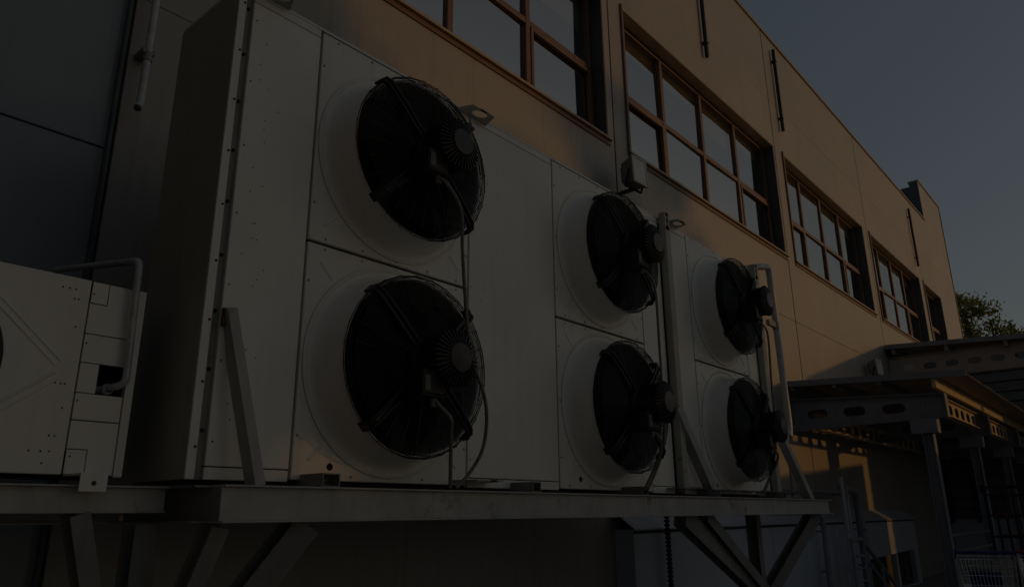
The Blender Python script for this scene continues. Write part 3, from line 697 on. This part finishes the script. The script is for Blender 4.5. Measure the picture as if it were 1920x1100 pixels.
for px_, dz in xs:
    for yy in ys: vs_.append((px_, yy, roof_z(yy)+dz))
ny = len(ys); fs_ = [(i*ny+j, (i+1)*ny+j, (i+1)*ny+j+1, i*ny+j+1) for i in range(len(xs)-1) for j in range(ny-1)]
o = b.add(vs_, fs_).build('roof_sheet', 'roof_sheet', c1)
sm = o.modifiers.new('thick', 'SOLIDIFY'); sm.thickness = .004; sm.offset = 1
for yy in (2.42, 3.2, 3.9, 4.6): MB().box(12.80, 23.95, yy-.03, yy+.03, roof_z(yy)-(.185 if yy < 3 else .095), roof_z(yy)-.006).build('purlin', 'canopy_cream' if yy < 3 else 'canopy_steel', c1, bevel=.003)
MB().bar((12.77, YW-.01, roof_z(YW)+.015), (12.77, 1.97, roof_z(1.97)+.015), .012, .10).build('gable_flashing', 'canopy_steel', c1)
c2 = thing('loading_canopy', (22, 3, GZ), 'higher canopy behind, with a row of slots in its pale beam', 'canopy', 'loading canopies')
sl = [4.26-.47*j for j in range(13)]
for X in (20.0,): slot_beam('slotted_beam', c2, X, YW-.01, -2.0, 3.66, 3.60, 3.10, 3.10, sl, .28, .15, 'canopy_pink', .16)
def roof2_z(y): return 3.90+(y-4.7)*.06
b = MB(); x = 19.75; xs = []
while x < 21.4: xs += [(x, .0), (x+.035, .034), (x+.085, .034), (x+.12, 0)]; x += .16
vs_ = []
ys = [YW-.002, 2.0, 0, -2.2]
for px_, dz in xs:
    for yy in ys: vs_.append((px_, yy, roof2_z(yy)+dz))
ny = len(ys)
o = MB().add(vs_, [(i*ny+j, (i+1)*ny+j, (i+1)*ny+j+1, i*ny+j+1) for i in range(len(xs)-1) for j in range(ny-1)]).build('roof_sheet', 'roof_sheet', c2)
sm = o.modifiers.new('thick', 'SOLIDIFY'); sm.thickness = .004; sm.offset = 1
for yy in (4.5, 3.35, 2.15, .9, -.4, -1.8): MB().box(19.78, 21.4, yy-.04, yy+.04, roof2_z(yy)-.17, roof2_z(yy)-.004).build('purlin', 'canopy_steel', c2, bevel=.003)
MB().bar((19.74, YW-.01, roof2_z(YW)+.02), (19.74, -2.2, roof2_z(-2.2)+.02), .012, .11).build('gable_flashing', 'canopy_steel', c2)
for X in (20.0,): MB().hbeam((X+.005, -1.6, GZ), (X+.005, -1.6, 3.07), .15, .15, .012, (0,-1,0)).build('column', 'canopy_steel', c2)

# ------------------------------------------------------------------ annex with horizontal cladding
ax = thing('annex_building', (27, 1, GZ), 'dark grey annex with horizontal board cladding behind the canopies', 'building')
zb = -.22; AXE = -3.6
while zb < 4.3:
    bd = MB(); bd.add([(24.0, YW-.01, zb+.006), (24.0, AXE, zb+.006), (24.045, AXE, zb+.262), (24.045, YW-.01, zb+.262), (24.3, YW-.01, zb+.006), (24.3, AXE, zb+.006), (24.3, AXE, zb+.262), (24.3, YW-.01, zb+.262)],
                      [(0,1,2,3),(7,6,5,4),(0,4,5,1),(1,5,6,2),(2,6,7,3),(3,7,4,0)])
    bd.build('cladding_board', 'clad', ax); zb += .278
MB().box(24.02, 24.4, AXE, YW-.01, GZ, -.225).build('base_wall', 'dado', ax)
MB().box(24.32, 31, AXE, YW-.01, GZ, 4.42).build('body', 'clad', ax)
for yy in (4.62, 3.98): MB().box(23.93, 23.98, yy-.05, yy+.05, -.3, 2.1).build('door_guide', 'blue_strip', ax)
MB().box(23.94, 23.985, 4.68, 4.695, -.3, 2.1).build('door_leaf', 'dark_door', ax)

# ------------------------------------------------------------------ rails
hr = thing('stair_railing', (13.2, 3.9, GZ), 'dark tubular handrail sloping down beside the pipes on the wall', 'railing')
K = 3.9/3.6
MB().tube(elbow([(11.64*K, 3.9, -.43), (12.13*K, 3.9, -.43), (13.75*K, 3.9, -1.30)], .06), .034, 10).build('handrail', 'canopy_steel', hr, smooth=True)
MB().tube(elbow([(11.78*K, 3.9, -.67), (12.13*K, 3.9, -.68), (13.45*K, 3.9, -1.38)], .06), .022, 10).build('lower_rail', 'canopy_steel', hr, smooth=True)
for x, zt in ((11.68*K, -.43), (12.2*K, -.47), (12.98*K, -.90), (13.6*K, -1.23)): MB().tube([(x, 3.9, GZ), (x, 3.9, zt)], .028, 10).build('post', 'canopy_steel', hr, smooth=True)
for z in (-.86, -1.05, -1.24): MB().tube([(11.68*K, 3.9, z), (12.2*K, 3.9, z)], .016, 8).build('rung', 'canopy_steel', hr, smooth=True)
br = thing('barrier_railing', (14.8, 2.6, GZ), 'three level metal rails fixed between the first two canopy columns', 'railing')
for z in (-.36, -.60, -.84): MB().tube([(13.06, 2.60, z), (16.55, 2.60, z)], .022, 10).build('rail', 'galv', br, smooth=True)

# ------------------------------------------------------------------ shopping carts and wire trolley
def cart(loc, yaw, hmat, label):
    t = thing('shopping_cart', loc, label, 'shopping cart', 'shopping carts under the canopy'); t.rotation_euler.z = yaw
    B = lambda nm, b, mt, sm_=True: b.build(nm, mt, t, smooth=sm_, world=False)
    # local: x across, y forward, z up; handle at the back (y=0)
    W0, W1, Lg = .29, .21, .82; zt0, zt1, zb0, zb1 = .98, .90, .55, .60
    def pt(u, v, side):  # side walls
        y = .06+Lg*u; w_ = W0+(W1-W0)*u; zt_ = zt0+(zt1-zt0)*u; zb_ = zb0+(zb1-zb0)*u
        return (side*(w_-.05*(1-v)), y, zb_+(zt_-zb_)*v)
    b = MB()
    for s in (-1, 1):
        for k in range(25): b.tube([pt(k/24, 0, s), pt(k/24, 1, s)], .0028, 5)
        for v in (0, .12, .25, .4, .55, .7, .85): b.tube([pt(0, v, s), pt(1, v, s)], .0032, 5)
    for u in (0, 1):
        for k in range(1, 14):
            a0, a1 = pt(u, 0, -1), pt(u, 0, 1); c0, c1_ = pt(u, 1, -1), pt(u, 1, 1); q = k/14
            b.tube([(a0[0]+(a1[0]-a0[0])*q, a0[1], a0[2]), (c0[0]+(c1_[0]-c0[0])*q, c0[1], c0[2])], .0028, 5)
        for v in (0, .25, .5, .75): b.tube([pt(u, v, -1), pt(u, v, 1)], .0035, 5)
    for k in range(25): b.tube([pt(k/24, 0, -1), pt(k/24, 0, 1)], .0028, 5)
    B('basket_wire', b, 'chrome').__setitem__('kind', 'stuff')
    B('basket_rim', MB().tube([pt(0,1,-1), pt(1,1,-1), pt(1,1,1), pt(0,1,1), pt(0,1,-1)], .007, 7), 'chrome')
    B('handle', MB().tube([(-.31,-.06,1.03), (.31,-.06,1.03)], .018, 12), hmat)
    for s in (-1, 1): B('handle_bracket', MB().bar((s*.29, .08, .97), (s*.30, -.06, 1.03), .02, .06), hmat, False)
    B('child_seat', MB().box(-.16, .16, .17, .178, .60, .80), hmat, False)
    for s in (-1, 1): B('frame_tube', MB().tube(elbow([(s*.29,-.05,1.02), (s*.28,.04,.52), (s*.27,.10,.20), (s*.20,.85,.16)], .06), .012, 8), 'chrome')
    B('lower_rack', MB().tube([(-.27,.10,.20),(.27,.10,.20)], .009, 7).tube([(-.2,.85,.16),(.2,.85,.16)], .009, 7).tube([(-.08,.1,.2),(-.06,.85,.16)], .006, 6).tube([(.08,.1,.2),(.06,.85,.16)], .006, 6), 'chrome')
    for s, yy in ((-.26,.12),(.26,.12),(-.19,.82),(.19,.82)):
        w_ = MB(); k = len(w_.v); w_.lathe([(.02,-.014),(.055,-.014),(.0625,-.008),(.0625,.008),(.055,.014),(.02,.014)], 18)
        w_.v = [(s+y, yy+x, .0625+z) for x, y, z in w_.v]
        B('wheel', w_, 'black')
    return t
cart((10.55, 1.78, GZ+.0), math.radians(-72), 'blue_plastic', 'wire shopping cart with a blue handle next to the first canopy column')
cart((10.95, 1.22, GZ+.0), math.radians(-80), 'red_plastic', 'wire shopping cart with a red handle at the right edge')
tr_ = thing('wire_trolley', (14.6, 2.1, GZ), 'tall dark wire stock trolley behind the shopping carts at the right edge', 'trolley')
b = MB(); X0, X1, Y0, Y1, Z0, Z1 = 14.2, 15.0, 1.35, 2.24, -1.3, .36
for x in (X0, X1):
    for z in (Z1, Z1-.13, -.08, -.40, -.85): b.tube([(x, Y0, z), (x, Y1, z)], .014, 7)
    for k in range(8): y = Y0+(Y1-Y0)*k/7; b.tube([(x, y, Z0), (x, y, Z1)], .010 if 0 < k < 7 else .018, 7)
for y in (Y0, Y1):
    for z in (Z1, -.08, -.85): b.tube([(X0, y, z), (X1, y, z)], .014, 7)
b.build('cage', 'black', tr_, smooth=True)
MB().lathe([(.001,-.05),(.05,-.04),(.06,0),(.05,.04),(.001,.05)], 16, (X0-.02, Y1, Z1-.03)).build('corner_knob', 'black', tr_, smooth=True)
MB().box(X0-.01, X0, 1.98, 2.03, -.12, -.04).build('tag', 'red_plastic', tr_)
MB().box(X0, X1, Y0, Y1, -1.34, -1.305).build('deck', 'canopy_steel', tr_)
for x in (X0+.08, X1-.08):
    for y in (Y0+.08, Y1-.08): MB().lathe([(.02,-.02),(.075,-.02),(.08,0),(.075,.02),(.02,.02)], 16, (x, y, GZ+.08)).build('castor', 'black', tr_, smooth=True)

# ------------------------------------------------------------------ trees
def tree(loc, h, rad, crown_h, n_clump, label, seed, leaf=.16, group=None, per=60):
    R_ = random.Random(seed)
    t = thing('pine_tree', loc, label, 'tree', group)
    tk = MB(); top = Vector((R_.uniform(-.3,.3), R_.uniform(-.3,.3), h*.93))
    tk.tube([(0,0,0), (top.x*.3, top.y*.3, h*.35), (top.x*.6+.1, top.y*.6, h*.65), tuple(top)], [h*.022, h*.017, h*.011, h*.003], 10)
    clumps = []
    for k in range(n_clump):
        u = R_.random()**.8; z = h-crown_h*u*1.0; rr = rad*(.18+.95*math.sin(min(1, u*1.08+.04)*math.pi*.62))*math.sqrt(R_.uniform(.12, 1)); a = R_.random()*2*math.pi
        c = Vector((rr*math.cos(a)+top.x*z/h, rr*math.sin(a)+top.y*z/h, z+R_.uniform(-.1,.1)*crown_h*.3))
        clumps.append(c)
        base = Vector((top.x*.7*z/h, top.y*.7*z/h, max(h*.3, z-rr*.45)))
        if k % 2 == 0: tk.tube([base, base.lerp(c, .55)+Vector((0,0,-.06*rr)), c], [h*.006, h*.004, h*.0015], 5)
    tk.build('trunk', 'bark', t, smooth=True, world=False)
    lf = MB()
    for c in clumps:
        cr = rad*R_.uniform(.13, .24)
        for q in range(per):
            d = Vector((R_.gauss(0,1), R_.gauss(0,1), R_.gauss(0,.75))); p = c + d*cr*.55
            a = Vector((R_.gauss(0,1), R_.gauss(0,1), R_.gauss(.3,1))).normalized(); b2 = a.orthogonal().normalized()
            s_ = leaf*R_.uniform(.6, 1.3)
            lf.add([p-a*s_*.5, p+b2*s_*.28, p+a*s_*.5, p-b2*s_*.28], [(0,1,2,3)])
    lf.build('crown', 'leaves', t, world=False)
    return t
tree((46, 6.4, GZ), 12.8, 2.4, 6.2, 105, 'green yellow tree rising behind the higher canopy at the right', 5, .25, None, 55)

# trees and two added, unseen trailers across the yard, right of the frame: they shade the condensers and the lower wall from the low sun
def sunpos(q, L): return (.762*q+.648*L, .648*q-.762*L, GZ)
tree(sunpos(5.75, 22), 7.3, 2.0, 3.9, 170, 'lowest yard tree right of the frame, shading the narrow condenser', 11, .30, 'yard trees', 60)
tree(sunpos(3.9, 24), 10.8, 2.1, 5.6, 160, 'tall yard tree right of the frame whose crown shades the large condenser', 12, .34, 'yard trees', 60)
tree(sunpos(.8, 25), 12.5, 2.4, 8.0, 150, 'tallest yard tree right of the frame, shading the left wall', 13, .36, 'yard trees', 60)
tree(sunpos(9.0, 45), 12.8, 1.7, 4.2, 60, 'thin distant tree right of the frame, breaking up the sunlight on the wall', 14, .40, 'yard trees', 42)
def trailer(pos, top, label):
    tl = thing('shade_trailer', pos, label, 'trailer', 'unseen trailers added for shade')
    tl.rotation_euler.z = math.atan2(.648, .762)
    MB().box(-3.4, 3.4, -1.25, 1.25, 1.15, top).build('box_body', 'lamp_body', tl, bevel=.03, world=False)
    for s_ in (-1, 1): MB().box(-3.2, 3.2, s_*.44-.06, s_*.44+.06, .85, 1.14).build('chassis_rail', 'black', tl, world=False)
    for k in range(12): MB().box(-3.3+k*.6, -3.24+k*.6, -1.28, -1.252, 1.2, top-.1).build('side_rib', 'lamp_body', tl, world=False)
    for x in (-2.5, -1.3):
        for y in (-1.0, 1.0): MB().lathe([(.02,-.14),(.44,-.14),(.5,-.1),(.5,.1),(.44,.14),(.02,.14)], 28, (x, y, .5)).build('wheel', 'black', tl, smooth=True, world=False)
    for y in (-.45, .45): MB().box(2.3, 2.4, y-.05, y+.05, .02, .85).build('landing_leg', 'steel_dim', tl, world=False)
trailer(sunpos(12.3, 16), 3.42, 'unseen box trailer added right of the frame to shade the canopy wall')
trailer(sunpos(5.5, 14), 3.42, 'unseen box trailer added nearer the camera to shade the lower wall')
